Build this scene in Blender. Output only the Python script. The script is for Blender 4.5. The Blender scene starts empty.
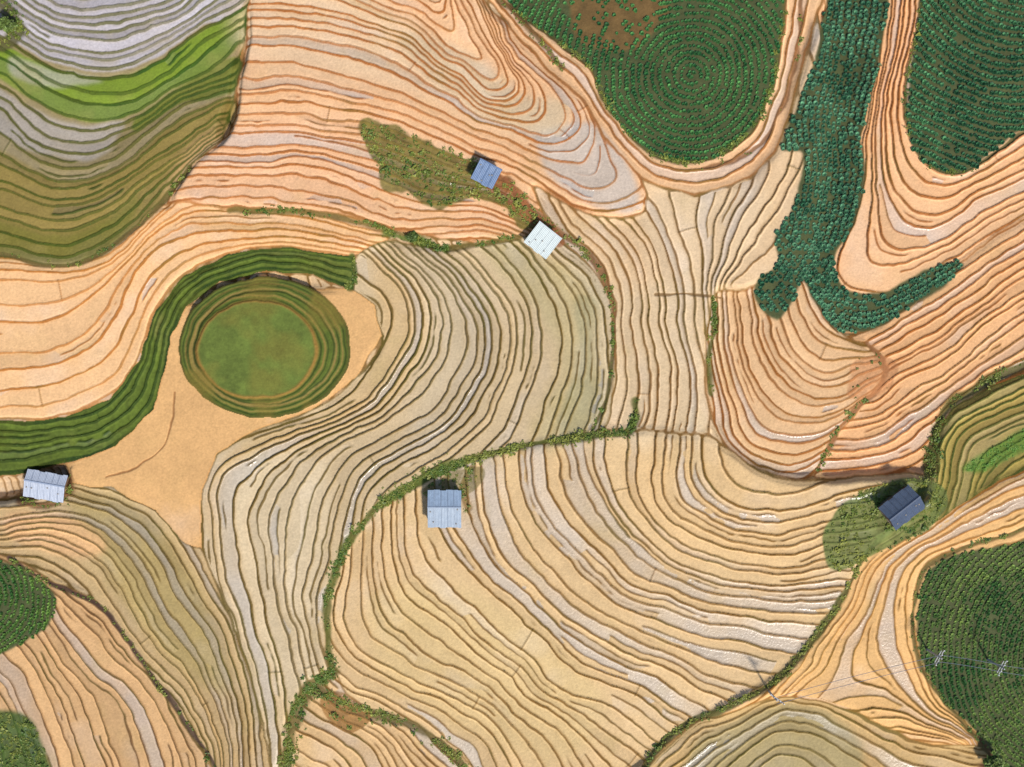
import bpy, math, numpy as np
from mathutils import Vector
rng=np.random.default_rng(7)
S=0.15; STEP=0.40; AF=0.72
def P2W(u,v): return (u-512)*S,(383.5-v)*S
def c(r,g,b,f=None):
    a=np.array([r,g,b],float)/255
    return np.where(a<=0.04045,a/12.92,((a+0.055)/1.055)**2.4)*(AF if f is None else f)
U0,U1,V0,V1,ST=-130.,1154.,-100.,867.,0.78
us=np.arange(U0,U1,ST); vs=np.arange(V0,V1,ST); W=len(us); H=len(vs)
UU,VV=np.meshgrid(us,vs)
# ---------- helpers
def cr(pts,n=7,closed=False):
    p=np.array(pts,float); N=len(p); out=[]
    if N<3 and not closed: 
        return p
    rg=range(N if closed else N-1)
    for i in rg:
        if closed: a,b,d,e=p[(i-1)%N],p[i],p[(i+1)%N],p[(i+2)%N]
        else: a,b,d,e=p[max(i-1,0)],p[i],p[i+1],p[min(i+2,N-1)]
        for k in range(n):
            t=k/n
            out.append(0.5*((2*b)+(d-a)*t+(2*a-5*b+4*d-e)*t*t+(3*b-a-3*d+e)*t**3))
    if not closed: out.append(p[-1])
    return np.array(out)
def resample(p,st):
    d=np.r_[0,np.cumsum(np.hypot(*np.diff(p,axis=0).T))]
    n=max(2,int(d[-1]/st)+1); t=np.linspace(0,d[-1],n)
    return np.c_[np.interp(t,d,p[:,0]),np.interp(t,d,p[:,1])]
def vnoise(scale,seed,octv=3,gu=None,gv=None):
    r=np.random.default_rng(seed); gu=UU if gu is None else gu; gv=VV if gv is None else gv
    out=0;amp=1;tot=0
    for o in range(octv):
        T=r.random((256,256)).astype(np.float32)*2-1
        x=(gu+1000)/scale; y=(gv+1000)/scale
        xi=np.floor(x).astype(int); yi=np.floor(y).astype(int); fx=x-xi; fy=y-yi
        fx=fx*fx*(3-2*fx); fy=fy*fy*(3-2*fy)
        a=T[yi&255,xi&255];b=T[yi&255,(xi+1)&255];cc=T[(yi+1)&255,xi&255];d=T[(yi+1)&255,(xi+1)&255]
        out=out+amp*((a*(1-fx)+b*fx)*(1-fy)+(cc*(1-fx)+d*fx)*fy); tot+=amp; amp*=.5; scale/=2
    return (out/tot).astype(np.float32)
def inside(poly,X,Y):
    p=np.asarray(poly); m=np.zeros(X.shape,bool)
    x0,y0=p.min(0);x1,y1=p.max(0)
    sel=(X>=x0)&(X<=x1)&(Y>=y0)&(Y<=y1); xs=X[sel];ys=Y[sel]; mm=np.zeros(xs.shape,bool)
    for i in range(len(p)):
        ax,ay=p[i-1];bx,by=p[i]
        if ay==by: continue
        mm^=((ay>ys)!=(by>ys))&(xs<(bx-ax)*(ys-ay)/(by-ay)+ax)
    m[sel]=mm; return m
def distpoly(p,maxd,X,Y):
    D=np.full(X.shape,maxd,np.float32)
    for i in range(len(p)-1):
        a=p[i];b=p[i+1]
        m=maxd+4
        i0=max(0,int((min(a[0],b[0])-m-U0)/ST));i1=min(W,int((max(a[0],b[0])+m-U0)/ST)+1)
        j0=max(0,int((min(a[1],b[1])-m-V0)/ST));j1=min(H,int((max(a[1],b[1])+m-V0)/ST)+1)
        if i1<=i0 or j1<=j0: continue
        x=X[j0:j1,i0:i1];y=Y[j0:j1,i0:i1]; d=b-a; L=max(1e-6,d@d)
        t=np.clip(((x-a[0])*d[0]+(y-a[1])*d[1])/L,0,1)
        D[j0:j1,i0:i1]=np.minimum(D[j0:j1,i0:i1],np.hypot(x-a[0]-t*d[0],y-a[1]-t*d[1]))
    return D
def box(a,r):
    r=max(1,int(r))
    for ax in (0,1):
        pad=[(0,0)]*a.ndim; pad[ax]=(r+1,r)
        q=np.cumsum(np.pad(a,pad,mode='edge').astype(np.float64),axis=ax)
        n=a.shape[ax]
        hi=np.take(q,np.arange(2*r+1,2*r+1+n),axis=ax); lo=np.take(q,np.arange(0,n),axis=ax)
        a=(hi-lo)/(2*r+1)
    return a.astype(np.float32)
def blur(a,r): return box(box(a,r/ST/1.6),r/ST/1.6)
def tps(contours,step=3.0,lam=0.02):
    P=[];F=[]
    for v,pts in contours:
        q=resample(cr(pts),18); P.append(q);F.append(np.full(len(q),float(v)))
    P=np.vstack(P)/100;F=np.hstack(F);N=len(P)
    def K(d2): return 0.5*d2*np.log(np.maximum(d2,1e-12))
    d2=((P[:,None]-P[None])**2).sum(-1)
    A=np.zeros((N+3,N+3));A[:N,:N]=K(d2)+lam*np.eye(N)*0.05
    A[:N,N]=1;A[:N,N+1:]=P;A[N,:N]=1;A[N+1:,:N]=P.T
    w=np.linalg.solve(A,np.r_[F,0,0,0])
    return P,w,N,K
def evaltps(T,bx):
    P,w,N,K=T; st=4.0
    gx=np.arange(bx[0]-16,bx[2]+18,st);gy=np.arange(bx[1]-16,bx[3]+18,st)
    X,Y=np.meshgrid(gx/100,gy/100); out=w[N]+w[N+1]*X+w[N+2]*Y
    for i in range(N): out+=w[i]*K((X-P[i,0])**2+(Y-P[i,1])**2)
    return gx,gy,out
def sample(gx,gy,Z,X,Y):
    st=4.0
    x=np.clip((X-gx[0])/st,0,len(gx)-1.001);y=np.clip((Y-gy[0])/st,0,len(gy)-1.001)
    xi=x.astype(int);yi=y.astype(int);fx=x-xi;fy=y-yi
    return (Z[yi,xi]*(1-fx)+Z[yi,xi+1]*fx)*(1-fy)+(Z[yi+1,xi]*(1-fx)+Z[yi+1,xi+1]*fx)*fy
# ---------- warped coordinates (irregular hand-dug edges)
XW=UU+2.6*vnoise(34,1,2)+1.3*vnoise(12,2,2)
YW=VV+2.6*vnoise(34,3,2)+1.3*vnoise(12,4,2)
XP=XW+8*vnoise(82,5,1)+3.0*vnoise(38,7,1);YP=YW+8*vnoise(82,6,1)+3.0*vnoise(38,8,1)
# ---------- contour data
CT={}
CT['A']=[(0,[(-130,240),(0,255),(50,265),(80,262),(120,240),(160,202),(190,167),(225,135)]),
 (4,[(-130,190),(0,205),(60,218),(110,205),(150,175),(190,150),(228,120)]),
 (8,[(-130,130),(0,150),(40,172),(80,180),(125,165),(165,130),(232,98)]),
 (10,[(-130,90),(0,108),(30,135),(65,152),(100,152),(140,132),(180,104),(235,85)]),
 (13,[(-130,45),(0,72),(40,100),(85,120),(130,118),(175,92),(215,72),(246,42)]),
 (16.5,[(-130,0),(-10,32),(20,45),(50,65),(90,80),(130,78),(170,62),(205,35),(250,12)]),
 (22.5,[(-30,-40),(30,0),(60,20),(100,28),(150,22),(190,5),(215,-30)])]
Bv0=[(-130,425),(0,422),(60,420),(105,400),(135,360),(150,310),(180,275),(225,252),(290,245),(350,256)]
CT['B']=[(0,Bv0),(2,[(-130,385),(0,388),(50,383),(95,362),(122,325),(142,278),(185,246),(240,236),(300,234),(365,249)]),
 (4,[(-130,345),(0,350),(50,345),(95,315),(130,262),(175,226),(240,220),(300,222),(372,240)]),
 (8,[(-130,258),(0,265),(80,268),(120,250),(150,220),(175,198)])]
CT['C']=[(0,[(165,212),(230,207),(300,208),(360,215),(400,228),(470,240),(520,238)]),
 (4,[(190,170),(250,168),(320,172),(380,190),(440,205),(510,215)]),
 (8,[(218,125),(290,128),(360,142),(430,162),(480,175)]),
 (11,[(232,92),(300,97),(370,114),(440,134),(490,152),(540,178),(590,198),(625,200),(632,175),(605,140),(598,118)]),
 (13.5,[(245,62),(310,68),(380,85),(440,108),(490,130),(530,150),(565,152),(583,130),(575,100),(550,75),(515,35),(490,-20)]),
 (15.5,[(250,42),(320,48),(390,65),(450,92),(500,125),(535,132),(552,118),(548,95),(525,65),(495,25),(470,-20)]),
 (19,[(262,10),(330,20),(400,40),(450,65),(485,95),(510,100),(518,85),(505,55),(475,20),(450,-20)]),
 (22,[(320,-30),(370,5),(420,28),(450,48),(470,57),(475,45),(458,20),(430,-20)]),
 (24,[(370,-50),(400,-10),(430,12),(445,18),(440,0),(415,-50)])]
CT['D']=[(0,[(530,175),(550,200),(580,240),(603,270),(614,310),(612,360),(602,410)]),
 (3,[(580,200),(615,235),(640,275),(647,330),(642,400),(632,440)]),
 (6,[(615,205),(650,235),(665,280),(674,340),(670,400),(662,450)]),
 (8,[(645,190),(672,225),(684,280),(691,340),(690,400),(692,450)]),
 (9.5,[(690,192),(697,240),(701,290),(706,340),(706,400),(715,440)]),
 (11.5,[(742,190),(728,235),(712,290)]),
 (15,[(795,165),(778,210),(752,255),(725,292)]),(16,[(800,200),(790,250),(755,295)])]
CT['F']=[(0,[(712,320),(708,380),(722,432),(760,466),(800,470),(830,450),(865,415)]),
 (6,[(742,305),(744,355),(765,395),(800,410),(840,402),(872,388)]),
 (10,[(772,310),(785,345),(815,365),(850,362),(872,360)]),
 (12.5,[(795,300),(812,330),(845,342),(860,344)])]
CT['G']=[(0,[(850,345),(900,318),(950,278),(1000,248),(1140,170)]),
 (6,[(850,402),(885,398),(940,355),(1000,310),(1140,240)]),
 (9,[(835,440),(880,435),(930,400),(980,358),(1140,280)]),
 (12,[(815,475),(870,470),(925,450),(955,405),(1010,372),(1140,325)])]
H0=[(925,-60),(912,30),(900,90),(903,140),(925,170),(960,175),(990,155),(1030,130),(1140,90)]
CT['H']=[(0,H0),(3.5,[(905,-60),(893,50),(880,100),(878,150),(885,195),(915,225),(950,215),(1000,185),(1140,130)]),
 (7,[(885,-60),(880,50),(866,130),(862,185),(850,230),(838,258),(848,285),(885,293),(930,268),(980,238),(1030,208),(1140,160)])]
CT['E']=[(0,[(548,232),(580,262),(607,305),(608,370),(598,430)]),
 (4,[(510,240),(545,290),(558,340),(548,400),(525,446)]),
 (8,[(450,245),(490,290),(505,340),(492,400),(455,448),(420,476),(380,503)]),
 (12,[(418,246),(452,290),(468,345),(452,400),(410,440),(360,470),(330,505),(314,560),(312,610),(322,660)]),
 (15,[(392,244),(420,275),(438,320),(430,370),(390,412),(330,443),(285,475),(267,520),(270,580),(285,640),(298,690)]),
 (17,[(380,250),(406,280),(420,324),(408,374),(360,415),(300,442),(255,472),(236,512),(238,570),(254,630),(272,695),(280,780)]),
 (19,[(365,258),(393,288),(403,330),(386,375),(335,413),(270,440),(225,466),(206,503),(209,560),(225,620),(248,700),(265,767),(272,860)]),
 (20.5,[(345,288),(372,305),(380,335),(355,378),(310,411),(250,432),(213,456),(195,492),(192,545),(203,590)])]
CT['K']=[(0,[(700,440),(710,478),(740,498),(790,503),(845,488)]),
 (4,[(645,440),(650,488),(675,520),(720,540),(780,548),(850,540)]),
 (8,[(590,433),(598,480),(620,520),(660,555),(720,580),(780,590),(845,585)]),
 (12,[(530,445),(535,490),(560,540),(610,585),(670,615),(730,632),(800,645)]),
 (16.5,[(470,468),(480,520),(505,560),(550,610),(610,652),(660,675),(710,695),(735,705)]),
 (20,[(420,482),(428,545),(460,592),(510,640),(560,680),(610,710),(655,745)]),
 (23,[(385,500),(385,570),(410,620),(460,665),(520,705),(560,735),(590,790)]),
 (26.5,[(343,555),(338,600),(350,640),(400,680),(460,710),(505,745),(530,800)]),
 (30,[(300,640),(335,690),(390,717),(435,748),(470,800)]),(34,[(280,700),(330,735),(370,760),(400,800)])]
CT['I']=[(0,[(110,488),(155,515),(190,555),(212,590),(233,640),(252,700),(270,790)]),
 (3,[(-130,500),(0,505),(60,497),(105,512),(145,547),(175,590),(205,640),(228,700),(245,790)]),
 (6,[(-130,520),(0,525),(60,524),(100,547),(135,590),(168,640),(198,690),(228,790)]),
 (9,[(-130,535),(0,548),(50,562),(90,590),(120,630),(155,675),(188,720),(213,790)])]
CT['J']=[(0,[(0,565),(50,590),(95,612),(125,648),(155,690),(205,780)]),
 (3,[(0,585),(45,612),(90,660),(125,710),(165,790)]),
 (6,[(-40,600),(20,640),(60,690),(100,790)]),
 (9,[(-60,640),(0,675),(28,715),(55,790)]),(13,[(-100,690),(-40,740),(-20,800)])]
L0=[(1140,495),(1024,530),(965,548),(925,573),(912,620),(925,672),(960,718),(995,757)]
CT['L']=[(0,L0),(3,[(1140,465),(1024,500),(965,524),(908,556),(885,592),(872,635),(882,670),(910,697),(960,728),(985,748)]),
 (5.5,[(1140,430),(1024,475),(960,505),(900,545),(866,580),(848,620),(820,665),(790,695)]),
 (8,[(850,565),(832,610),(800,660),(765,690),(700,722),(650,765)])]
CT['N']=[(0,[(640,790),(690,735),(740,708),(790,697),(850,712),(920,742),(1000,756)]),
 (3,[(690,790),(735,745),(790,725),(840,742),(900,775)]),(6,[(730,800),(760,772),(790,760),(820,775),(840,800)])]
CT['O']=[(0,[(935,480),(945,432),(975,402),(1040,372),(1140,335)]),
 (4,[(965,480),(980,448),(1005,430),(1040,412),(1140,370)]),(7,[(990,492),(1020,465),(1060,445),(1140,410)])]
GBin=[(-130,482),(0,476),(60,464),(110,447),(148,410),(160,370),(166,335),(182,305),(215,280),(262,270),(310,273),(350,290)]
CT['GB']=[(0,Bv0),(4,GBin)]
Qin=[(500,-60),(508,0),(522,20),(560,45),(590,70),(602,100),(622,130),(650,155),(690,165),(720,155),(750,130),(765,100),(775,60),(780,0),(782,-60)]
Qout=[(470,-60),(482,-10),(512,35),(548,75),(578,100),(604,140),(640,182),(692,197),(745,180),(772,158),(786,120),(803,60),(822,0),(830,-60)]
CT['Q']=[(0,Qin),(3,Qout)]
PG=[('C',[(165,212),(190,167),(228,133),(240,90),(252,20),(255,-110),(480,-110),(480,-10),(512,35),(548,75),(578,100),(604,140),(640,182),(640,215),(600,218),(565,205),(535,190),(545,222),(520,238),(470,242),(400,230),(360,217),(300,209),(230,208)]),
('A',[(-140,245),(0,255),(50,265),(80,262),(120,240),(160,204),(185,170),(216,145),(226,118),(238,92),(243,60),(250,25),(252,-110),(-140,-110)]),
('B',[(-140,250),(0,255),(50,265),(80,262),(120,240),(160,204),(230,208),(300,209),(360,217),(388,238),(350,256),(290,245),(225,252),(180,275),(150,310),(135,360),(105,400),(60,420),(0,422),(-140,425)]),
('H',[(826,-110),(1160,-110),(1160,150),(1024,218),(955,262),(900,310),(840,335),(800,300),(830,100)]),
('G',[(840,340),(900,312),(955,262),(1024,218),(1160,150),(1160,330),(1024,372),(960,402),(935,440),(930,475),(815,478),(830,440),(860,405),(882,370),(862,345)]),
('F',[(712,300),(745,292),(800,275),(840,335),(862,345),(882,370),(860,405),(830,440),(812,475),(760,470),(722,440),(706,380)]),
('E',[(545,228),(608,290),(614,320),(612,380),(602,430),(560,440),(490,455),(410,487),(360,525),(325,600),(330,675),(300,695),(285,740),(282,870),(272,870),(252,700),(212,590),(196,545),(198,492),(213,456),(250,432),(310,411),(355,378),(380,335),(345,288),(350,262),(385,240),(440,246),(520,238)]),
('K',[(635,430),(602,430),(560,440),(490,455),(410,487),(360,525),(325,600),(330,675),(350,705),(440,745),(480,790),(480,870),(560,870),(640,770),(720,708),(770,683),(805,650),(840,600),(862,558),(900,510),(930,474),(815,478),(765,474),(722,445),(704,436)]),
('T',[(330,675),(350,705),(440,745),(480,790),(480,870),(282,870),(285,740),(300,695)]),
('I',[(-140,498),(0,500),(60,484),(110,486),(155,510),(196,550),(225,620),(252,700),(268,767),(272,870),(240,870),(205,775),(150,690),(90,608),(45,588),(0,562),(-140,540)]),
('J',[(-140,540),(0,562),(45,588),(90,608),(150,690),(205,775),(240,870),(-140,870)]),
('L',[(862,558),(900,520),(960,488),(1024,450),(1160,400),(1160,870),(560,870),(640,770),(720,708),(770,683),(805,650),(840,600)]),
('O',[(930,475),(935,440),(960,402),(1024,372),(1160,330),(1160,420),(1024,470),(960,503),(930,520)]),
('N',[(620,800),(690,730),(740,708),(790,697),(850,712),(920,742),(1000,756),(1010,870),(600,870)]),
('GB',Bv0+GBin[::-1]),
('P',[(345,288),(372,305),(380,335),(355,378),(310,411),(250,432),(213,456),(198,492),(197,550),(180,545),(150,512),(108,489),(64,486),(58,465),(110,447),(148,410),(160,370),(166,335),(182,305),(262,290)]),
('Q',Qout+Qin[::-1])]
names=['D']+[n for n,_ in PG]; RID={n:i for i,n in enumerate(dict.fromkeys(names))}
HS={'A':(0,.5),'B':(-5,.6),'C':(0,.5),'D':(0,.5),'F':(1,.5),'G':(5,-.5),'H':(8,-.5),'E':(0,-.3),'K':(5,-.4),'T':(5,-.4),'I':(-6,-.45),'J':(-9,-.45),
 'L':(-1,.4),'O':(2,-.4),'N':(-1,-.4),'GB':(-5,-.3),'P':(-6,0),'Q':(6,-.4)}
rid=np.full(UU.shape,RID['D'],np.int16)
phi=np.zeros(UU.shape,np.float32)
def put(n,mask):
    if not mask.any(): return
    if n=='P': phi[mask]=0.5
    else:
        key={'T':'K'}.get(n,n)
        jj,ii=np.where(mask); bx=(us[ii.min()],vs[jj.min()],us[ii.max()],vs[jj.max()])
        gx,gy,Z=evaltps(tps(CT[key]),bx)
        a,b=(XW,YW) if n in('GB','Q','H','B','A') else (XP,YP)
        phi[mask]=sample(gx,gy,Z,a[mask],b[mask])
    rid[mask]=RID[n]
masks=[('D',np.ones(UU.shape,bool))]+[(n,inside(cr(p,5,True) if n not in('P','Q','GB') else cr(p,1,True),XW,YW)) for n,p in PG]
own=np.zeros(UU.shape,np.int16)
for k,(n,m) in enumerate(masks): own[m]=k
for k,(n,m) in enumerate(masks): put(n,own==k)
# uneven terrace widths
lv=np.arange(-60,90); jit=np.random.default_rng(3).uniform(-.3,.3,len(lv))
phi=phi+np.interp(phi,lv,jit).astype(np.float32)+0.26*vnoise(70,9,2)
phi[rid==RID['P']]=0.5
# round grassy knoll
cx2=(XW-262)/87;cy2=(YW-347)/71; ro=np.hypot(cx2,cy2)
ri=np.hypot((XW-255)/60,(YW-349)/49)
knoll=ro<1.0
gyv,gxv=np.gradient(phi); gm=np.hypot(gxv,gyv)/ST; gm=np.clip(blur(np.minimum(gm,1),2),0.004,0.5)
k=np.floor(phi); fr=phi-k
dlo=fr/gm; dhi=(1-fr)/gm; dl=np.minimum(dlo,dhi)
edge=np.zeros(rid.shape,bool); edge[:,1:]|=rid[:,1:]!=rid[:,:-1]; edge[1:]|=rid[1:]!=rid[:-1]
seamd=box(edge.astype(np.float32),1)
def sst(a,b,x):
    t=np.clip((x-a)/(b-a),0,1);return t*t*(3-2*t)
rr=np.random.default_rng(11)
ids=((k.astype(int)+60)+rid.astype(int)*173)%4096
to=rr.random((2,4096)).astype(np.float32)*3000
# intermediate bunds that split wide terraces and fade out where they merge
hv=vnoise(130,121,2,UU+to[0][ids],VV+to[1][ids])
hshow=sst(.06,.10,hv)*sst(10.5,12.5,1/gm)*(rid!=RID['P'])*(rid!=RID['Q'])*(~knoll)
wig=0.16*vnoise(60,123,2)
dh=np.abs(fr-.5-wig)/gm
# ---------- cross bunds
div=[]
for t in range(300):
    u=rng.uniform(0,1024);v=rng.uniform(0,767); i=int((u-U0)/ST);j=int((v-V0)/ST)
    if rid[j,i]==RID['P'] or rid[j,i]==RID['Q']: continue
    path=[(u,v)];ok=True
    for sgn in (1,-1):
        x,y=u,v;q=[]
        for s_ in range(26):
            a=int((x-U0)/ST);b=int((y-V0)/ST)
            if not(1<a<W-2 and 1<b<H-2): break
            if k[b,a]!=k[j,i] or rid[b,a]!=rid[j,i]: break
            g=math.hypot(gxv[b,a],gyv[b,a])+1e-9
            x+=sgn*gxv[b,a]/g;y+=sgn*gyv[b,a]/g;q.append((x,y))
        else: ok=False
        path=path+q if sgn>0 else q[::-1]+path
    if ok and len(path)>5: div.append(np.array(path)[::2])
divd=np.full(UU.shape,6,np.float32)
for p in div[:40]:
    if len(p)>1:
        i0=max(0,int((p[:,0].min()-8-U0)/ST));i1=int((p[:,0].max()+8-U0)/ST);j0=max(0,int((p[:,1].min()-8-V0)/ST));j1=int((p[:,1].max()+8-V0)/ST)
        x=UU[j0:j1,i0:i1];y=VV[j0:j1,i0:i1];sub=divd[j0:j1,i0:i1]
        for q in p: sub[:]=np.minimum(sub,np.hypot(x-q[0],y-q[1]))
# ---------- height
lvl=np.zeros(UU.shape,np.float32)
wr=1.2
ramp=np.where(dlo<wr,0.5+0.5*np.clip(dlo/wr,0,1),np.where(dhi<wr,-0.5*np.clip(1-dhi/wr,0,1)+1.0,1.0))
for n,i in RID.items():
    m=rid==i; o,s=HS[n]
    lvl[m]=o+s*(np.floor(phi[m])+ramp[m]-0.5)
lvl=np.clip(lvl,-14,14)
lvb=blur(lvl,9)
se=np.clip(blur(edge.astype(np.float32),5)*14,0,1)
z=(lvl*(1-se)+lvb*se)*STEP
bund=np.exp(-(dl/1.1)**2)*(1-se)
z+=0.21*bund+0.14*np.exp(-(divd/0.9)**2)+0.15*np.exp(-(dh/1.0)**2)*hshow*(1-se)
kz=-6*STEP
kh=np.select([ri<1,ro<.80,ro<.90],[.75,.5,.3],.12)
z=np.where(knoll,kz+box(kh.astype(np.float32),1)+0.12*np.exp(-((ri-1)/.02)**2)+.1*np.exp(-((ro-.97)/.015)**2),z)
# ---------- colour
LO=c(116,98,54)
fill={'A':c(158,142,104),'B':c(238,194,146),'C':c(236,191,148),'D':c(228,196,156),'F':c(230,190,146),'G':c(236,186,138),'H':c(238,188,142),'E':c(212,188,150),'K':c(226,194,148),
 'T':c(228,192,144),'I':c(202,174,130),'J':c(214,174,128),'L':c(238,192,134),'O':c(164,146,84),'N':c(206,174,124),'GB':c(98,114,48),'P':c(236,188,132),'Q':c(238,194,150)}
line={'A':c(84,84,34),'B':c(174,114,60),'C':c(166,104,58),'D':c(142,104,60),'F':c(150,96,50),'G':c(160,98,50),'H':c(162,102,56),'E':c(110,88,42),'K':c(128,92,44),
 'T':c(126,90,44),'I':c(108,84,44),'J':c(110,78,46),'L':c(156,106,54),'O':c(74,84,34),'N':c(124,94,48),'GB':c(44,64,20),'P':c(180,132,84),'Q':c(158,104,58)}
F=np.zeros(UU.shape+(3,),np.float32);LC=np.zeros_like(F)
for n,i in RID.items():
    m=rid==i;F[m]=fill[n];LC[m]=line[n]
def zone(poly,col,s,feather,lcol=None,ls=None):
    m=blur(inside(cr(poly,4,True),XW,YW).astype(np.float32),feather)*s
    m=m[...,None]; F[:]=F*(1-m)+col*m
    if lcol is not None: LC[:]=LC*(1-m/max(s,.01)*(ls or 1))+lcol*(m/max(s,.01)*(ls or 1))
zone([(-140,-110),(252,-110),(252,5),(205,32),(170,60),(130,74),(90,76),(50,62),(0,38),(-140,20)],c(196,190,194),.92,2,c(124,118,96))
zone([(0,45),(50,68),(90,82),(130,80),(170,64),(205,38),(250,14),(246,45),(215,74),(175,94),(130,120),(85,123),(40,103),(0,76)],c(124,146,54),.95,2,c(48,78,20))
zone([(20,60),(60,74),(110,86),(60,92),(20,80)],c(176,174,150),.8,3)
zone([(-10,82),(30,108),(85,128),(130,124),(100,160),(55,158),(20,145),(-10,118)],c(186,176,164),.9,3)
zone([(140,120),(175,96),(240,60),(235,95),(180,108),(140,132)],c(118,126,50),.85,2,c(54,74,22))
zone([(-140,120),(0,150),(45,175),(85,182),(130,165),(170,128),(232,98),(225,130),(160,204),(80,262),(0,255),(-140,240)],c(152,132,74),.88,3,c(66,78,24))
zone([(-140,200),(0,222),(60,235),(110,218),(140,195),(120,240),(80,262),(0,255),(-140,240)],c(118,120,50),.6,4)
zone([(250,0),(360,0),(430,40),(500,100),(560,110),(545,145),(480,125),(400,90),(250,60)],c(230,204,170),.6,14)
zone([(535,140),(570,130),(600,130),(635,185),(632,215),(590,205),(550,180)],c(204,192,178),.85,4)
zone([(400,40),(470,60),(520,100),(565,105),(560,140),(500,130),(440,90)],c(206,188,156),.6,6)
zone([(165,205),(220,130),(370,120),(380,200),(360,215),(230,205)],c(240,192,152),.6,10)
zone([(480,240),(560,260),(606,300),(606,400),(580,438),(530,445),(560,350)],c(196,180,136),.75,10)
zone([(575,300),(606,310),(606,400),(570,438),(560,420),(580,360)],c(172,164,128),.7,3)
zone([(400,245),(480,280),(500,350),(470,420),(400,460),(420,400),(440,320)],c(206,188,158),.6,12)
zone([(370,260),(410,290),(420,340),(390,400),(300,440),(220,480),(212,540),(200,500),(240,445),(330,410),(375,350)],c(220,182,126),.4,8)
zone([(230,470),(300,450),(330,500),(315,600),(320,670),(280,700),(250,600)],c(222,202,168),.7,10)
zone([(640,200),(700,195),(760,190),(750,250),(700,300),(660,290)],c(230,204,168),.7,10)
zone([(600,300),(720,300),(700,440),(620,440)],c(224,200,164),.7,10)
zone([(640,450),(700,440),(850,480),(840,560),(700,560),(640,510)],c(230,194,144),.5,10)
zone([(370,600),(470,590),(600,690),(560,767),(400,700)],c(222,196,142),.5,14)
zone([(60,500),(130,505),(200,600),(225,700),(150,650),(90,560)],c(172,154,100),.65,10,LO,.6)
zone([(0,515),(60,520),(100,550),(60,560),(0,540)],c(234,186,138),.7,6)
zone([(850,90),(930,200),(1000,180),(1030,230),(880,300),(845,280)],c(238,194,150),.6,10)
zone([(700,740),(790,705),(860,740),(840,800),(700,800)],c(166,154,114),.75,6,LO,.8)
zone([(690,735),(640,770),(740,720)],c(204,178,136),.7,8)
zone([(1024,380),(990,400),(960,430),(950,470),(1024,450)],c(176,150,90),.6,8)
# per-terrace tints
tb=rr.normal(0,.06,4096).astype(np.float32);tg=rr.random(4096).astype(np.float32)
subid=(ids+2048*((fr>.5+wig)&(hshow>.5)))%4096
greenish=((rid==RID['A'])|(rid==RID['GB'])|(rid==RID['O'])).astype(np.float32)
n_t=vnoise(60,21,4,UU+to[0][subid],VV+to[1][subid])
F*=(1+tb[subid]*(1+1.3*greenish)+0.12*n_t)[...,None]
wetm=np.clip(((tg[subid]>.82)*.34+(tg[subid]-.65)*.25+n_t*.42),0,.55)*(1-.7*greenish)
gw=wetm[...,None]
lum=F.mean(-1,keepdims=True)
F=F*(1-gw)+(lum*np.array([1.05,1.0,.93])*.95)*gw
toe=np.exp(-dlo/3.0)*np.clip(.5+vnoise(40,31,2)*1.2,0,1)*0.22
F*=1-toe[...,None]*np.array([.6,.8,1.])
pt=vnoise(14,41,3);F*=(1+.07*pt)[...,None]
stub=np.clip(vnoise(26,43,3)*2-.3,0,1)*(.3+.4*(tg[ids]>.6))
F=F*(1-stub[...,None]*.3)+c(186,166,108)*stub[...,None]*.3
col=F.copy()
wadd=np.zeros(UU.shape,np.float32);wadd[rid==RID['A']]=.45;wadd[rid==RID['GB']]=.6;wadd[rid==RID['E']]=.15
tl=rr.uniform(.72,1.05,4096).astype(np.float32)
lid=((np.round(phi).astype(int)+60)+rid.astype(int)*173)%4096
w=.92+wadd+.4*vnoise(30,51,2)+.3*vnoise(7,52,2)+.25*(tl[lid]-.9)
w=np.minimum(w,.2/gm)
ln=1-sst(w-.25,w+.55,dl)
LCn=LC*(1+.26*vnoise(9,61,3))[...,None]
gnoise=np.clip(vnoise(45,63,3)*2.2,0,1)[...,None]*.45
LCn=LCn*(1-gnoise)+c(88,90,32)*gnoise
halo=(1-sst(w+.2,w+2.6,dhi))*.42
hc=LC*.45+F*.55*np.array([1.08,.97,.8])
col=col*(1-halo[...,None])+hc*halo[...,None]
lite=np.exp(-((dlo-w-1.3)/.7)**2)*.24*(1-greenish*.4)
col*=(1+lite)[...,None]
lns=np.clip(ln*tl[lid],0,.97)[...,None]
col=col*(1-lns)+LCn*lns
hl=(1-sst(w-.45,w+.35,dh))*hshow*.9
col=col*(1-hl[...,None])+LCn*hl[...,None]
dv=(1-sst(.4,1.4,divd))*.65
col=col*(1-dv[...,None])+LCn*dv[...,None]
sm=np.clip(seamd*2.0,0,1)*.75
sm[(rid==RID['P'])]*=.4
col=col*(1-sm[...,None])+LCn*sm[...,None]
# knoll colour
kc=np.where((ri<.985)[...,None],c(106,120,58),c(94,108,46))
kc=kc*(1+.28*vnoise(18,71,4)+.18*vnoise(5,72,2))[...,None]
def ring(r,r0,wd): return np.exp(-((r-r0)/wd)**2)[...,None]
rw=.012*vnoise(20,73,2)
for r_,r0,wd,cc in ((ri,1.0,.03,c(162,122,68)),(ri,1.055,.018,c(50,64,22)),(ri,1.12,.020,c(156,130,74)),(ri,1.17,.012,c(56,66,26)),(ro,.80,.010,c(52,60,24)),(ro,.83,.014,c(158,132,80)),(ro,.87,.009,c(46,58,22)),(ro,.905,.012,c(146,126,72)),(ro,.94,.010,c(46,56,22)),(ro,.985,.02,c(84,76,38))):
    t=ring(r_+rw,r0,wd)*.85;kc=kc*(1-t)+cc*t
tt=np.clip(vnoise(30,75,3)*2.2,0,1)[...,None]*(.35+.25*(ri>1)[...,None])
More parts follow.
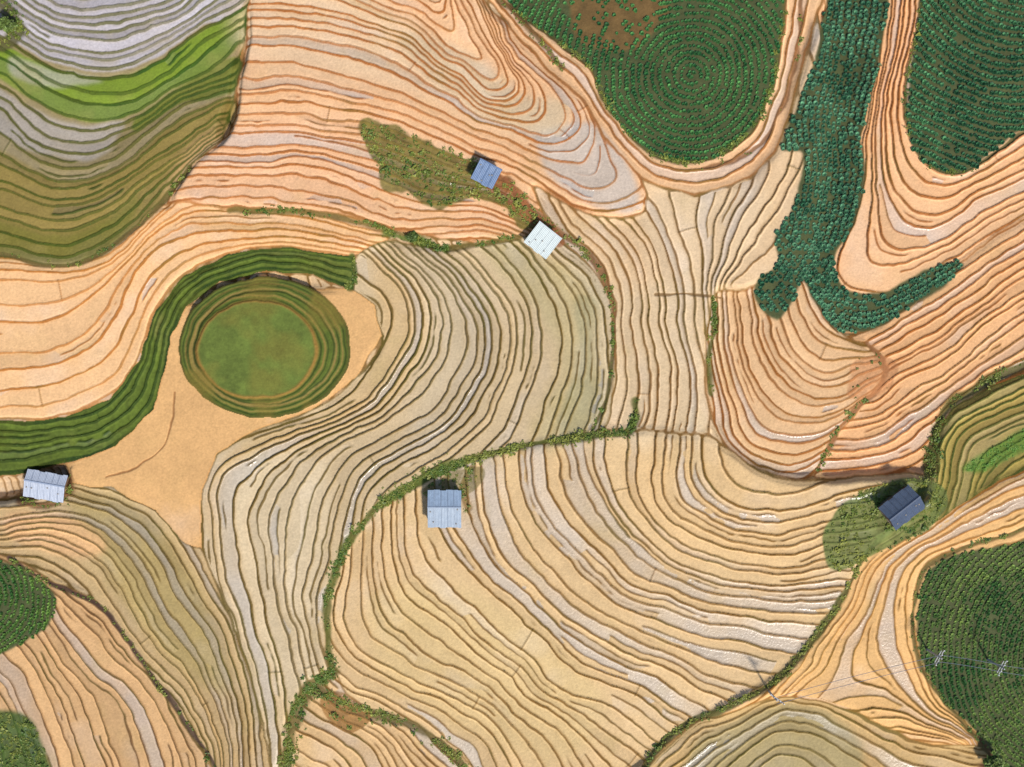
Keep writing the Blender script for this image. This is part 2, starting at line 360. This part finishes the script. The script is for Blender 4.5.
kc=kc*(1-tt)+c(138,120,60)*tt
col=np.where(knoll[...,None],kc,col)
lum=col.mean(-1,keepdims=True);col=lum+(col-lum)*1.10
# ---------- gullies / verges
GUL=[([(230,210),(290,210),(350,218),(400,232),(440,246),(480,244),(520,236)],2.6,c(114,98,46),.5),
([(505,180),(530,208),(555,228),(585,252),(608,290),(613,330)],3.4,c(138,96,56),.25),
([(612,320),(612,360),(604,405),(588,436)],1.6,c(96,86,44),.4),
([(635,400),(630,430),(600,434),(560,440),(520,447),(490,455),(450,468),(410,487),(385,500),(360,525),(338,560),(325,600),(326,640),(332,675)],4.0,c(94,98,40),1.),
([(450,466),(420,480),(400,492),(380,505)],6,c(90,102,38),.7),
([(332,675),(305,695),(290,725),(282,775)],6,c(108,96,50),.9),
([(305,690),(350,712),(400,728),(440,748),(470,780)],5.0,c(108,94,52),.6),
([(712,300),(714,330),(708,360),(712,395)],2.6,c(100,98,44),.8),
([(1100,330),(1030,362),(985,382),(950,405),(935,435),(930,475)],5.0,c(100,96,46),.8),
([(930,470),(900,512),(862,558),(840,600),(805,650),(770,684),(720,709),(670,738),(640,775)],3.0,c(98,98,50),.6),
([(0,562),(45,590),(90,608),(120,645),(150,690),(185,735),(210,780)],2.2,c(78,58,50),.25),
([(-100,245),(0,252),(40,264),(80,262),(120,240),(160,203),(190,167)],2.0,c(106,92,48),.3),
([(862,342),(882,366),(876,390),(852,410),(832,436),(818,470)],3.0,c(150,102,62),.2),
([(350,256),(352,272),(346,288)],3.4,c(80,98,34),1.),
([(386,232),(412,238),(445,248)],4.0,c(84,104,36),1.2),
(Qin,2.6,c(84,84,42),.6),(H0,1.6,c(92,90,48),.4),(L0,2.2,c(104,92,48),.4),
([(797,0),(795,60),(772,128),(745,156),(700,172)],2.2,c(144,100,62),.1),
([(560,70),(545,50),(500,5)],2.5,c(116,88,50),.4),
([(0,0),(18,18),(28,35),(10,50),(-10,55)],7,c(98,94,54),.9),
([(655,295),(690,296),(720,300)],1.3,c(134,102,60),.0),
([(172,392),(166,425),(156,452),(132,470),(100,478)],.9,c(160,112,66),.0),
([(60,480),(62,495),(40,508),(12,502)],4,c(130,92,58),.25),
([(470,470),(462,492),(470,510)],3,c(150,120,74),.2),
([(985,735),(1000,755),(985,775),(1010,800)],6,c(104,70,48),.6)]
gw_n=1+.8*vnoise(20,81,3)
SC=[]
for pts,wd,cc,den in GUL:
    p=cr(pts);d=distpoly(p,wd*3+3,XW,YW)
    m=(1-sst(wd*.5,wd*1.4,d/np.maximum(gw_n,.3)))[...,None]*.9
    cv=cc*(1+.32*vnoise(8,83,3))[...,None]
    col=col*(1-m)+cv*m
    z-=0.12*m[...,0]; wetm=wetm*(1-m[...,0])
    q=resample(p,1.0)
    n=int(len(q)*wd*den*0.9); 
    if n: 
        ii=rng.integers(0,len(q),n); o=rng.normal(0,wd*.65,(n,2)); a=q[ii]+o
        keep=vnoise(28,82,2,a[:,0],a[:,1])>rng.uniform(-.5,.35,n)
        SC.append((a[keep],'g'))
def patch(poly,cc,s,feather,green=0,kind='g',rag=0.):
    global col
    m=blur(inside(cr(poly,4,True),XW,YW).astype(np.float32),feather)
    if rag: m=sst(.3,.62,m+rag*vnoise(22,92,3)*sst(0,.25,m))*sst(0,.1,m)
    m=m[...,None]*s
    cv=cc*(1+.35*vnoise(12,91,3)+.25*vnoise(4,93,2))[...,None]
    col=col*(1-m)+cv*m
    if green:
        q=np.array(poly,float);x0,y0=q.min(0);x1,y1=q.max(0)
        n=int((x1-x0)*(y1-y0)*green); a=np.c_[rng.uniform(x0,x1,n),rng.uniform(y0,y1,n)]
        a=a[inside(cr(poly,4,True),a[:,0],a[:,1])]
        a=a[vnoise(28,82,2,a[:,0],a[:,1])>rng.uniform(-.8,.4,len(a))]; SC.append((a,kind))
scrub=[(362,126),(400,130),(450,150),(478,163),(500,178),(524,205),(548,222),(530,230),(500,208),(470,198),(440,206),(405,194),(385,186),(378,168),(368,150)]
patch(scrub,c(122,110,50),.9,8,.16,'g',.7)
patch([(470,172),(505,178),(530,205),(548,222),(565,240),(555,245),(530,222),(500,200)],c(158,96,60),.75,4,0,'g',.4)
patch([(856,358),(888,362),(895,378),(878,395),(850,400),(840,386)],c(190,128,82),.6,6,.008,'g',.7)
patch([(828,520),(850,495),(880,482),(925,478),(945,500),(925,530),(895,545),(860,560),(835,570),(822,545)],c(112,124,66),.92,5,.16,'g',.4)
patch([(962,468),(985,452),(1024,428),(1100,400),(1100,430),(1024,452),(985,472)],c(100,130,50),.92,3,.12,'b')
patch([(318,700),(345,700),(372,722),(350,738),(322,722)],c(160,118,66),.9,4,.03,'g',.4)
patch([(425,486),(470,470),(485,476),(462,500),(425,495)],c(128,114,60),.75,4,.06,'g',.4)
patch([(-60,730),(5,722),(28,750),(35,800),(-60,800)],c(72,98,40),.95,3,.14)
# ---------- crop fields
ROUND=Qin
STRIP=[(828,-60),(826,0),(818,40),(805,80),(786,125),(778,152),(800,158),(797,185),(785,215),(770,240),(774,265),(756,280),(754,302),(774,320),(790,302),(800,280),(812,305),(832,330),(865,331),(900,312),(940,285),(957,262),(920,272),(880,294),(848,292),(832,270),(834,250),(850,228),(862,180),(860,130),(878,60),(885,0),(888,-60)]
NE=[(920,-60),(914,0),(908,50),(901,110),(905,150),(925,170),(960,175),(985,155),(1024,130),(1110,95),(1110,-60)]
SE=[(1120,515),(1024,541),(980,549),(945,560),(922,588),(918,640),(938,690),(980,735),(1000,767),(1010,840),(1120,840)]
SW=[(-80,560),(0,567),(30,585),(46,602),(40,628),(0,655),(-80,680)]
fm=np.zeros(UU.shape,np.float32)
for poly in (ROUND,STRIP,NE,SE,SW):
    m=blur(inside(cr(poly,5,True),XW,YW).astype(np.float32),1.2); fm=np.maximum(fm,m)
zb=blur(z,16)
cv=c(84,90,54)*(1+.25*vnoise(12,95,3))[...,None]
col=col*(1-fm[...,None])+cv*fm[...,None]
z=z*(1-fm)+(zb+.05*vnoise(6,96,2))*fm
bp=blur(inside(cr([(560,-100),(568,15),(590,46),(625,56),(652,38),(668,-5),(668,-100)],4,True),XW,YW).astype(np.float32),10)
bp=(sst(.25,.75,bp+.4*vnoise(18,94,3)*sst(0,.2,bp))*.8)[...,None]
col=col*(1-bp)+c(126,94,54)*(1+.3*vnoise(8,97,3))[...,None]*bp
gsp=vnoise(4,98,2);gm_=blur(((rid==RID['GB'])).astype(np.float32),1)*(~knoll)
col*=(1+.28*gsp*gm_)[...,None]
col*=(1+.06*vnoise(3,99,2))[...,None]
col=np.clip(col,.005,.9)
wetm=np.clip(wetm*1.8*(1-ln)*(1-fm)*(~knoll),0,1)
# ---------- ground mesh
def fast_mesh(name,co,faces,cols=None,smooth=True,nv=4):
    me=bpy.data.meshes.new(name);nF=len(faces)
    me.vertices.add(len(co));me.vertices.foreach_set('co',co.astype(np.float32).ravel())
    me.loops.add(nF*nv);me.loops.foreach_set('vertex_index',faces.astype(np.int32).ravel())
    me.polygons.add(nF);me.polygons.foreach_set('loop_start',np.arange(0,nF*nv,nv,dtype=np.int32))
    me.polygons.foreach_set('use_smooth',np.full(nF,smooth))
    me.update(calc_edges=True)
    if cols is not None:
        if cols.shape[1]==3: cols=np.c_[cols,np.zeros(len(cols))]
        a=me.color_attributes.new('Col','FLOAT_COLOR','POINT')
        a.data.foreach_set('color',cols.astype(np.float32).ravel())
    ob=bpy.data.objects.new(name,me);bpy.context.collection.objects.link(ob);return ob
zz=z.copy(); zz[0,:]=zz[-1,:]=-7; zz[:,0]=zz[:,-1]=-7
X=(UU-512)*S;Y=(383.5-VV)*S
idx=np.arange(W*H).reshape(H,W)
faces=np.stack([idx[1:,:-1],idx[1:,1:],idx[:-1,1:],idx[:-1,:-1]],-1).reshape(-1,4)
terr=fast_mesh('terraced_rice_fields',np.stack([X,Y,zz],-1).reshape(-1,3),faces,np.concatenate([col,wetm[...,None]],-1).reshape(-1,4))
def mat(name,rough=.9,attr=True,color=(.5,.5,.5),noise=(3,.1),bump=(0,0),spec=.2,metal=0,wet=False):
    m=bpy.data.materials.new(name);m.use_nodes=True;nt=m.node_tree;N=nt.nodes;L=nt.links
    b=N['Principled BSDF'];b.inputs['Roughness'].default_value=rough;b.inputs['Specular IOR Level'].default_value=spec;b.inputs['Metallic'].default_value=metal
    tc=N.new('ShaderNodeTexCoord')
    nz=N.new('ShaderNodeTexNoise');nz.inputs['Scale'].default_value=noise[0];nz.inputs['Detail'].default_value=8;nz.inputs['Roughness'].default_value=.7;L.new(tc.outputs['Object'],nz.inputs['Vector'])
    mr=N.new('ShaderNodeMapRange');mr.inputs['From Min'].default_value=.25;mr.inputs['From Max'].default_value=.75;mr.inputs['To Min'].default_value=1-noise[1];mr.inputs['To Max'].default_value=1+noise[1];L.new(nz.outputs['Fac'],mr.inputs['Value'])
    mx=N.new('ShaderNodeVectorMath');mx.operation='SCALE';L.new(mr.outputs['Result'],mx.inputs['Scale'])
    if attr:
        at=N.new('ShaderNodeAttribute');at.attribute_name='Col';L.new(at.outputs['Color'],mx.inputs[0])
        if wet:
            r2=N.new('ShaderNodeMapRange');r2.inputs['To Min'].default_value=rough;r2.inputs['To Max'].default_value=.22;L.new(at.outputs['Alpha'],r2.inputs['Value']);L.new(r2.outputs['Result'],b.inputs['Roughness'])
            r3=N.new('ShaderNodeMapRange');r3.inputs['To Min'].default_value=spec;r3.inputs['To Max'].default_value=.6;L.new(at.outputs['Alpha'],r3.inputs['Value']);L.new(r3.outputs['Result'],b.inputs['Specular IOR Level'])
    else: mx.inputs[0].default_value=color[:3]
    L.new(mx.outputs['Vector'],b.inputs['Base Color'])
    if bump[0]:
        n2=N.new('ShaderNodeTexNoise');n2.inputs['Scale'].default_value=bump[0];n2.inputs['Detail'].default_value=6;L.new(tc.outputs['Object'],n2.inputs['Vector'])
        bm=N.new('ShaderNodeBump');bm.inputs['Strength'].default_value=bump[1];bm.inputs['Distance'].default_value=.15;L.new(n2.outputs['Fac'],bm.inputs['Height']);L.new(bm.outputs['Normal'],b.inputs['Normal'])
    return m
terr.data.materials.append(mat('mud_and_bunds',.8,noise=(2.6,.2),bump=(3.0,.4),wet=True))
def zat(p):
    i=np.clip(((p[:,0]-U0)/ST).astype(int),1,W-2);j=np.clip(((p[:,1]-V0)/ST).astype(int),1,H-2);return z[j,i]
# surrounding countryside
gx=np.linspace(-2400,2400,161);GX,GY=np.meshgrid(gx,gx);R=np.hypot(GX,GY)
GZ=-8+np.clip((R-250)/900,0,1)**1.5*160*(1+.6*vnoise(330,201,3,GX+3000,GY+3000))
gi=np.arange(161*161).reshape(161,161);gf=np.stack([gi[:-1,:-1],gi[:-1,1:],gi[1:,1:],gi[1:,:-1]],-1).reshape(-1,4)
gc=c(150,130,90,.5)[None]*np.ones((161*161,1));mm=np.clip(vnoise(200,205,3,GX+3000,GY+3000)*2+.5,0,1).reshape(-1,1)
gc=gc*(1-mm)+c(70,95,45,.5)*mm
g=fast_mesh('ground',np.stack([GX,GY,GZ],-1).reshape(-1,3),gf,gc);g.data.materials.append(mat('countryside',.95,noise=(.05,.3)))
# ---------- vegetation
def clusters(name,pts,rad,nl,cols,size=.55,flat=.6,rosette=False,hgt=0,material=None):
    N=len(pts);r=rad[:,None]
    zc=zat(pts);x,y=P2W(pts[:,0],pts[:,1])
    C=np.stack([x,y,zc],-1)[:,None,:]
    th=rng.uniform(0,2*np.pi,(N,nl))
    if rosette: th=np.arange(nl)[None]*2.399+rng.uniform(0,6.28,(N,1))
    el=rng.uniform(.1,1.45,(N,nl))
    if rosette: el=np.linspace(.25,1.2,nl)[None]+rng.normal(0,.1,(N,nl))
    d=np.stack([np.cos(th)*np.cos(el),np.sin(th)*np.cos(el),np.sin(el)*flat],-1)
    if rosette:
        base=C+np.array([0,0,.03])+np.zeros_like(d);tip=C+d*r[...,None]
        side=np.stack([-np.sin(th),np.cos(th),0*th],-1)*(r*size*.55)[...,None]
        midp=base*.45+tip*.55+np.array([0,0,1.])*(r*.16)[...,None]
        v=np.stack([base,midp-side,tip,midp+side],2)
    else:
        rr_=rng.uniform(.35,1,(N,nl))
        cen=C+d*(r*rr_)[...,None]+np.array([0,0,hgt])
        a=rng.uniform(0,6.28,(N,nl))
        e1=np.stack([np.cos(a),np.sin(a),rng.normal(0,.35,(N,nl))],-1)*(r*size*.6)[...,None]
        e2=np.stack([-np.sin(a),np.cos(a),rng.normal(0,.35,(N,nl))],-1)*(r*size*.33)[...,None]
        v=np.stack([cen-e1,cen-e2,cen+e1,cen+e2],2)
    co=v.reshape(-1,3);f=np.arange(len(co)).reshape(-1,4)
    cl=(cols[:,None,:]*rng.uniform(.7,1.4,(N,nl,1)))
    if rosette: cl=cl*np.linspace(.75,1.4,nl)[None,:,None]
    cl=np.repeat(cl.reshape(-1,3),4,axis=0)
    ob=fast_mesh(name,co,f,cl,False);ob.data.materials.append(material);return ob
LM=mat('leaves',.55,noise=(6,.15),spec=.35)
def crop(name,poly,gen,rad,col1,col2,skip=None,nl=9):
    p=gen;p=p[inside(cr(poly,5,True),p[:,0]+0,p[:,1])]
    if skip is not None: p=p[~((inside(skip,p[:,0]+8*vnoise(20,305,2,p[:,0],p[:,1]),p[:,1]+8*vnoise(20,306,2,p[:,0],p[:,1])))&(rng.random(len(p))<.65))]
    p=p[rng.random(len(p))>.04]
    n=len(p);t=np.clip(.5+.9*vnoise(40,301,3,p[:,0],p[:,1])+rng.normal(0,.2,n),0,1)[:,None]
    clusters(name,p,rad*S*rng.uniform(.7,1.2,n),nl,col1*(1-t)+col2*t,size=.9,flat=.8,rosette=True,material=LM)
def rings(cx,cy,rs,re,sp,al):
    o=[]
    for r in np.arange(rs,re,sp):
        n=max(4,int(2*np.pi*r/al));a=np.arange(n)/n*2*np.pi+rng.random();o.append(np.c_[cx+r*np.cos(a),cy+r*np.sin(a)])
    o=np.vstack(o);o+=rng.normal(0,.4,o.shape)
    return o+np.c_[4*vnoise(60,303,2,o[:,0],o[:,1]),4*vnoise(60,304,2,o[:,0],o[:,1])]
crop('crop_plants',ROUND,rings(688,78,3,330,6.6,3.7),2.8,c(46,98,52),c(88,142,76),np.array([(555,-100),(560,12),(588,46),(624,56),(652,38),(668,-5),(668,-100)]))
sx=np.vstack([resample(cr(l),4.6)+0 for l in [[(v_[0]+o,v_[1]) for v_ in [(855,-60),(855,0),(842,60),(825,120),(828,170),(815,230),(800,262),(778,292),(762,310)]] for o in range(-60,61,6)]+[[(v_[0],v_[1]+o) for v_ in [(812,270),(830,300),(860,313),(900,298),(960,262)]] for o in range(-40,41,6)]])
key=set();keep=[]
for i_,q in enumerate(sx):
    kx=(int(q[0]/4.4),int(q[1]/4.4))
    if kx not in key: key.add(kx);keep.append(i_)
sx=sx[keep]+rng.normal(0,.6,(len(keep),2))
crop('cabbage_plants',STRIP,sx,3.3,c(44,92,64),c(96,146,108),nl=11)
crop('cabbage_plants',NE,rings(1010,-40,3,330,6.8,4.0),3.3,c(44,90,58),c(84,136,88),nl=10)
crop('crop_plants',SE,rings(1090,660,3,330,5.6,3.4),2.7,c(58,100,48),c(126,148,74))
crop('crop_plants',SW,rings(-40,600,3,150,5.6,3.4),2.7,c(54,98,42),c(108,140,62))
ga=np.vstack([p for p,kd in SC if kd=='g']);gb=np.vstack([p for p,kd in SC if kd=='b'])
def okp(p): return (p[:,0]>-120)&(p[:,0]<1145)&(p[:,1]>-90)&(p[:,1]<855)
ga=ga[okp(ga)];gb=gb[okp(gb)]
n=len(ga);t=np.clip(.5+vnoise(50,311,3,ga[:,0],ga[:,1])+rng.normal(0,.25,n),0,1)[:,None]
clusters('gully_shrubs',ga,S*rng.gamma(3,.62,n).clip(.7,5),12,c(80,110,36)*(1-t)+c(140,144,58)*t,material=LM)
clusters('grass_bank',gb,S*rng.uniform(1,2.6,len(gb)),10,np.ones((len(gb),1))*c(106,150,54),material=LM)
jj,ii=np.where((dl<1.1)&((rid==RID['A'])|(rid==RID['GB'])|(rid==RID['E'])|(rid==RID['K'])|(rid==RID['I'])|(rid==RID['O'])));
s_=rng.random(len(jj))<.035;jj=jj[s_];ii=ii[s_]
pb=np.c_[us[ii],vs[jj]];ri_=rid[jj,ii];o_=okp(pb);pb=pb[o_];ri_=ri_[o_];nb=len(pb)
isg=np.isin(ri_,(RID['A'],RID['GB'],RID['O']))
cb=np.where(isg[:,None],c(90,114,38),c(124,106,52))
clusters('bund_grass',pb,S*rng.uniform(.5,1.2,nb),5,cb,material=LM)
# ---------- simple mesh tools
def mesh_obj(name,verts,faces,m,parent=None,loc=(0,0,0),rot=0):
    me=bpy.data.meshes.new(name);me.from_pydata(verts,[],faces);me.update();me.materials.append(m)
    o=bpy.data.objects.new(name,me);bpy.context.collection.objects.link(o);o.location=loc;o.rotation_euler[2]=rot
    if parent: o.parent=parent
    return o
def boxv(x0,y0,z0,x1,y1,z1):
    return [(x0,y0,z0),(x1,y0,z0),(x1,y1,z0),(x0,y1,z0),(x0,y0,z1),(x1,y0,z1),(x1,y1,z1),(x0,y1,z1)],[(0,3,2,1),(4,5,6,7),(0,1,5,4),(1,2,6,5),(2,3,7,6),(3,0,4,7)]
def boxes(name,bl,m,parent):
    V=[];Fc=[]
    for b in bl:
        v,f=boxv(*b);o=len(V);V+=v;Fc+=[tuple(i+o for i in q) for q in f]
    return mesh_obj(name,V,Fc,m,parent)
wood=mat('weathered_wood',.85,False,c(120,98,74),(4,.3))
plank=mat('plank_wall',.85,False,c(150,120,90),(5,.3))
def roofmat(name,cc,stain=.12): return mat(name,.5,False,cc,(1.6,stain),spec=.4)
def hut(u,v,w,d,ang,rm,rm2,h=2.1,rise=.7,ridge=.0,lap=(150,160,172)):
    j_,i_=int((v-V0)/ST),int((u-U0)/ST)
    zc=float(z[j_-14:j_+14,i_-14:i_+14].mean())
    x,y=P2W(u,v)
    e=bpy.data.objects.new('field_hut',None);bpy.context.collection.objects.link(e)
    e.location=(x,y,zc);e.rotation_euler[2]=math.radians(ang)
    w2,d2=w/2,d/2;iw,idp=w2-.35,d2-.35
    boxes('stone_footing',[(-iw-.08,-idp-.08,-.7,iw+.08,idp+.08,.12)],mat('footing',.9,False,c(140,128,110),(3,.2)),e)
    posts=[(sx_*iw-.07,sy_*idp-.07,.12,sx_*iw+.07,sy_*idp+.07,h) for sx_ in(-1,0,1) for sy_ in(-1,1)]
    boxes('posts',posts,wood,e)
    t=.05
    wl=[(-iw+.08,idp-t,.13,-.08,idp,h-.03),(.08,idp-t,.13,iw-.08,idp,h-.03),(-iw-.0,-idp+.08,.13,-iw+t,idp-.08,h-.03),(iw-t,-idp+.08,.13,iw,idp-.08,h-.03)]
    wl+=[(-iw+.08,-idp,.13,-.08,-idp+t,h-.03),(1.0,-idp,.13,iw-.08,-idp+t,h-.03)]
    boxes('plank_walls',wl,plank,e)
    boxes('door',[(.10,-idp+.01,.13,.98,-idp+.05,1.85)],wood,e)
    yr=ridge*d2
    V=[];Fc=[]
    for sx_ in(-1,1):
        o=len(V);xx=sx_*(iw-.03);V+=[(xx,-idp,h),(xx,idp,h),(xx,yr*.85,h+rise*.85)];Fc.append((o,o+1,o+2))
    mesh_obj('gables',V,Fc,plank,e)
    boxes('eave_beams',[(-w2+.05,-idp-.05,h,w2-.05,-idp+.05,h+.1),(-w2+.05,idp-.05,h,w2-.05,idp+.05,h+.1)],wood,e)
    nx=int(w/.045)
    nsheet=max(3,int(w/.9))
    for nm,y0,y1,mm_ in (('roof_front',-d2,yr-.02,rm),('roof_back',d2,yr+.02,rm2)):
        V=[];Fc=[];ny=7
        for a in range(ny):
            tt=a/(ny-1);yy=y0+(y1-y0)*tt;zz_=h+.13+rise*tt
            for b in range(nx):
                xx=-w2+w*b/(nx-1);ws=rng.normal(0,.004)
                V.append((xx,yy+ (0.07*math.sin(b//20*2.3) if a==0 else 0),zz_+.022*math.sin(xx*2*math.pi/.22)+ws-.04*math.sin(math.pi*tt)))
        for a in range(ny-1):
            for b in range(nx-1): Fc.append((a*nx+b,a*nx+b+1,(a+1)*nx+b+1,(a+1)*nx+b))
        mesh_obj(nm,V,Fc,mm_,e)
        Vs=[];Fs=[]
        for s in range(1,nsheet):
            xx=-w2+w*s/nsheet+rng.normal(0,.06);o=len(Vs);Vs+=[(xx-.03,y0,h+.16),(xx+.03,y0,h+.16),(xx+.03,y1,h+.16+rise),(xx-.03,y1,h+.16+rise)];Fs.append((o,o+1,o+2,o+3))
        mesh_obj(nm+'_laps',Vs,Fs,roofmat('lap',c(*lap)),e)
    boxes('ridge_cap',[(-w2-.03,yr-.10,h+rise+.14,w2+.03,yr+.10,h+rise+.18)],roofmat('ridge',c(*lap)*1.1),e)
    st=[]
    for q in range(4):
        xx=rng.uniform(-w2+.3,w2-.3);yy=rng.uniform(-d2+.3,yr-.3);zt=h+.13+rise*(yy+d2)/(yr+d2)
        st.append((xx-.09,yy-.08,zt,xx+.08,yy+.08,zt+.12))
    boxes('roof_stones',st,mat('stone',.9,False,c(170,162,150),(5,.3)),e)
    return e
hut(487,178,3.6,3.3,-28,roofmat('tin_blue',c(122,146,180),.2),roofmat('tin_blue2',c(112,136,170),.2),ridge=.9,rise=.5,lap=(110,132,165))
hut(542.5,242,4.2,3.9,-38,roofmat('tin_white',c(222,232,228),.05),roofmat('tin_white2',c(212,224,222),.05),ridge=.95,rise=.45,lap=(212,220,218))
hut(445,508,5.0,5.6,0,roofmat('tin_pale',c(176,190,204),.14),roofmat('tin_pale2',c(160,180,202),.2),ridge=.1,rise=.55,lap=(146,160,178))
hut(41,487,6.2,4.2,-10,roofmat('tin_silver',c(192,200,214),.15),roofmat('tin_silver2',c(198,206,220),.1),h=2.6,ridge=.2,lap=(158,170,190))
hut(894,505,5.6,4.2,38,roofmat('tin_dark',c(78,92,116),.25),roofmat('tin_dark2',c(104,118,138),.2),rise=1.5,lap=(90,102,122))
# ---------- utility pole and cables
def tube(name,pts,r,m,parent,seg=6):
    cu=bpy.data.curves.new(name,'CURVE');cu.dimensions='3D';cu.bevel_depth=r;cu.bevel_resolution=1
    s=cu.splines.new('POLY');s.points.add(len(pts)-1)
    for i,p in enumerate(pts): s.points[i].co=(*p,1)
    cu.materials.append(m);o=bpy.data.objects.new(name,cu);bpy.context.collection.objects.link(o);o.parent=parent;return o
conc=mat('pole_concrete',.8,False,c(185,185,185),(4,.1));wire=mat('wire',.5,False,c(120,125,140),(4,.1))
def pole(u,v,hh,ang):
    x,y=P2W(u,v);e=bpy.data.objects.new('utility_pole',None);bpy.context.collection.objects.link(e)
    e.location=(x,y,float(zat(np.array([[u,v]]))[0]));e.rotation_euler[2]=math.radians(ang)
    n=10;V=[];Fc=[]
    for a,(r,zz_) in enumerate(((.17,-.3),(.1,hh))):
        V+=[(r*math.cos(6.2832*i/n),r*math.sin(6.2832*i/n),zz_) for i in range(n)]
    Fc=[(i,(i+1)%n,n+(i+1)%n,n+i) for i in range(n)]+[tuple(range(n,2*n))]
    mesh_obj('shaft',V,Fc,conc,e)
    boxes('crossarms',[(-1.3,.12,hh-.5,1.3,.24,hh-.38),(-1.0,.12,hh-1.3,1.0,.24,hh-1.18)],conc,e)
    boxes('insulators',[(q-.07,.11,hh-.38,q+.07,.25,hh-.12) for q in(-1.2,-.5,.5,1.2)],mat('ceramic',.3,False,c(225,225,225),(4,.05)),e)
    return Vector((x,y,e.location.z+hh-.2))
a=pole(928,650,7,60);b=pole(992,662,7,60);cpt=pole(768,690,6,-35)
e=bpy.data.objects.new('power_cables',None);bpy.context.collection.objects.link(e)
for s_,(p,q) in enumerate(((cpt,a),(a,b),(b,b+Vector((30,-5,0))))):
    for o in(-.5,.5):
        pts=[tuple(p.lerp(q,t/16)+Vector((0,o,-1.2*4*(t/16)*(1-t/16)*.5))) for t in range(17)]
        tube('cable',pts,.035,wire,e)
# ---------- small trees
def tree(u,v,hh,cr_,cc):
    x,y=P2W(u,v);z0=float(zat(np.array([[u,v]]))[0])
    e=bpy.data.objects.new('broadleaf_tree',None);bpy.context.collection.objects.link(e);e.location=(x,y,z0)
    limbs=[((0,0,-.2),(.1,0,hh*.5),.14)]
    for q in range(6):
        a_=q*1.05+rng.random();limbs.append(((.05,0,hh*rng.uniform(.3,.5)),(math.cos(a_)*cr_*.7,math.sin(a_)*cr_*.7,hh*rng.uniform(.65,.9)),.06))
    V=[];Fc=[]
    for p,q,r in limbs:
        o=len(V)
        for (pp,rr__) in((p,r),(q,r*.35)):
            V+=[(pp[0]+rr__*math.cos(i*1.2566),pp[1]+rr__*math.sin(i*1.2566),pp[2]) for i in range(5)]
        Fc+=[(o+i,o+(i+1)%5,o+5+(i+1)%5,o+5+i) for i in range(5)]
    mesh_obj('trunk_and_limbs',V,Fc,wood,e)
    nc=26;n=nc*60
    cc_=rng.normal(0,1,(nc,3));cc_/=np.linalg.norm(cc_,axis=1)[:,None];cc_*=rng.uniform(.4,1.1,(nc,1))*np.array([cr_*.95,cr_*.85,hh*.28]);cc_[:,2]+=hh*.78
    p=np.repeat(cc_,60,0)+rng.normal(0,cr_*.16,(n,3))
    a_=rng.uniform(0,6.28,n);s=.11*rng.uniform(.7,1.5,n)[:,None]
    e1=np.stack([np.cos(a_),np.sin(a_),rng.normal(0,.5,n)],-1)*s*1.5;e2=np.stack([-np.sin(a_),np.cos(a_),rng.normal(0,.5,n)],-1)*s
    co=np.stack([p-e1,p-e2,p+e1,p+e2],1).reshape(-1,3)
    cl=np.repeat(np.repeat(rng.uniform(.6,1.4,(nc,1)),60,0)*cc*rng.uniform(.7,1.3,(n,1)),4,0)
    o=fast_mesh('crown',co,np.arange(len(co)).reshape(-1,4),cl,False);o.data.materials.append(LM);o.parent=e
for q in ((6,12,4,1.6),(20,34,3,1.1),(2,40,3.2,1.2),(990,760,3,1.3),(412,236,1.5,.7)):
    tree(*q,c(*[(88,112,46),(76,102,42),(104,124,56)][rng.integers(3)]))
# ---------- camera, light
cam=bpy.data.cameras.new('camera');co=bpy.data.objects.new('camera',cam);bpy.context.collection.objects.link(co)
co.location=(0,0,200);co.rotation_euler=(0,0,0);cam.sensor_width=36;cam.lens=36*200/(1024*S);cam.clip_end=6000;bpy.context.scene.camera=co
sun=bpy.data.lights.new('sun','SUN');sun.energy=4.4;sun.angle=math.radians(5);sun.color=(1,.945,.87)
so=bpy.data.objects.new('sun',sun);bpy.context.collection.objects.link(so)
EL,AZ=52,150 # azimuth clockwise from +Y
d=Vector((math.sin(math.radians(AZ))*math.cos(math.radians(EL)),math.cos(math.radians(AZ))*math.cos(math.radians(EL)),math.sin(math.radians(EL))))
so.rotation_euler=d.to_track_quat('Z','Y').to_euler()
w_=bpy.data.worlds.new('World');bpy.context.scene.world=w_;w_.use_nodes=True
nt=w_.node_tree;sky=nt.nodes.new('ShaderNodeTexSky');sky.sky_type='NISHITA';sky.sun_disc=False;sky.sun_elevation=math.radians(EL);sky.sun_rotation=math.radians(AZ)
nt.links.new(sky.outputs[0],nt.nodes['Background'].inputs[0]);nt.nodes['Background'].inputs[1].default_value=.145
sc=bpy.context.scene;sc.view_settings.view_transform='Standard';sc.view_settings.look='None';sc.view_settings.exposure=0
print('VERTS',W*H,'dividers',len(div),'col mean',col.mean((0,1)))
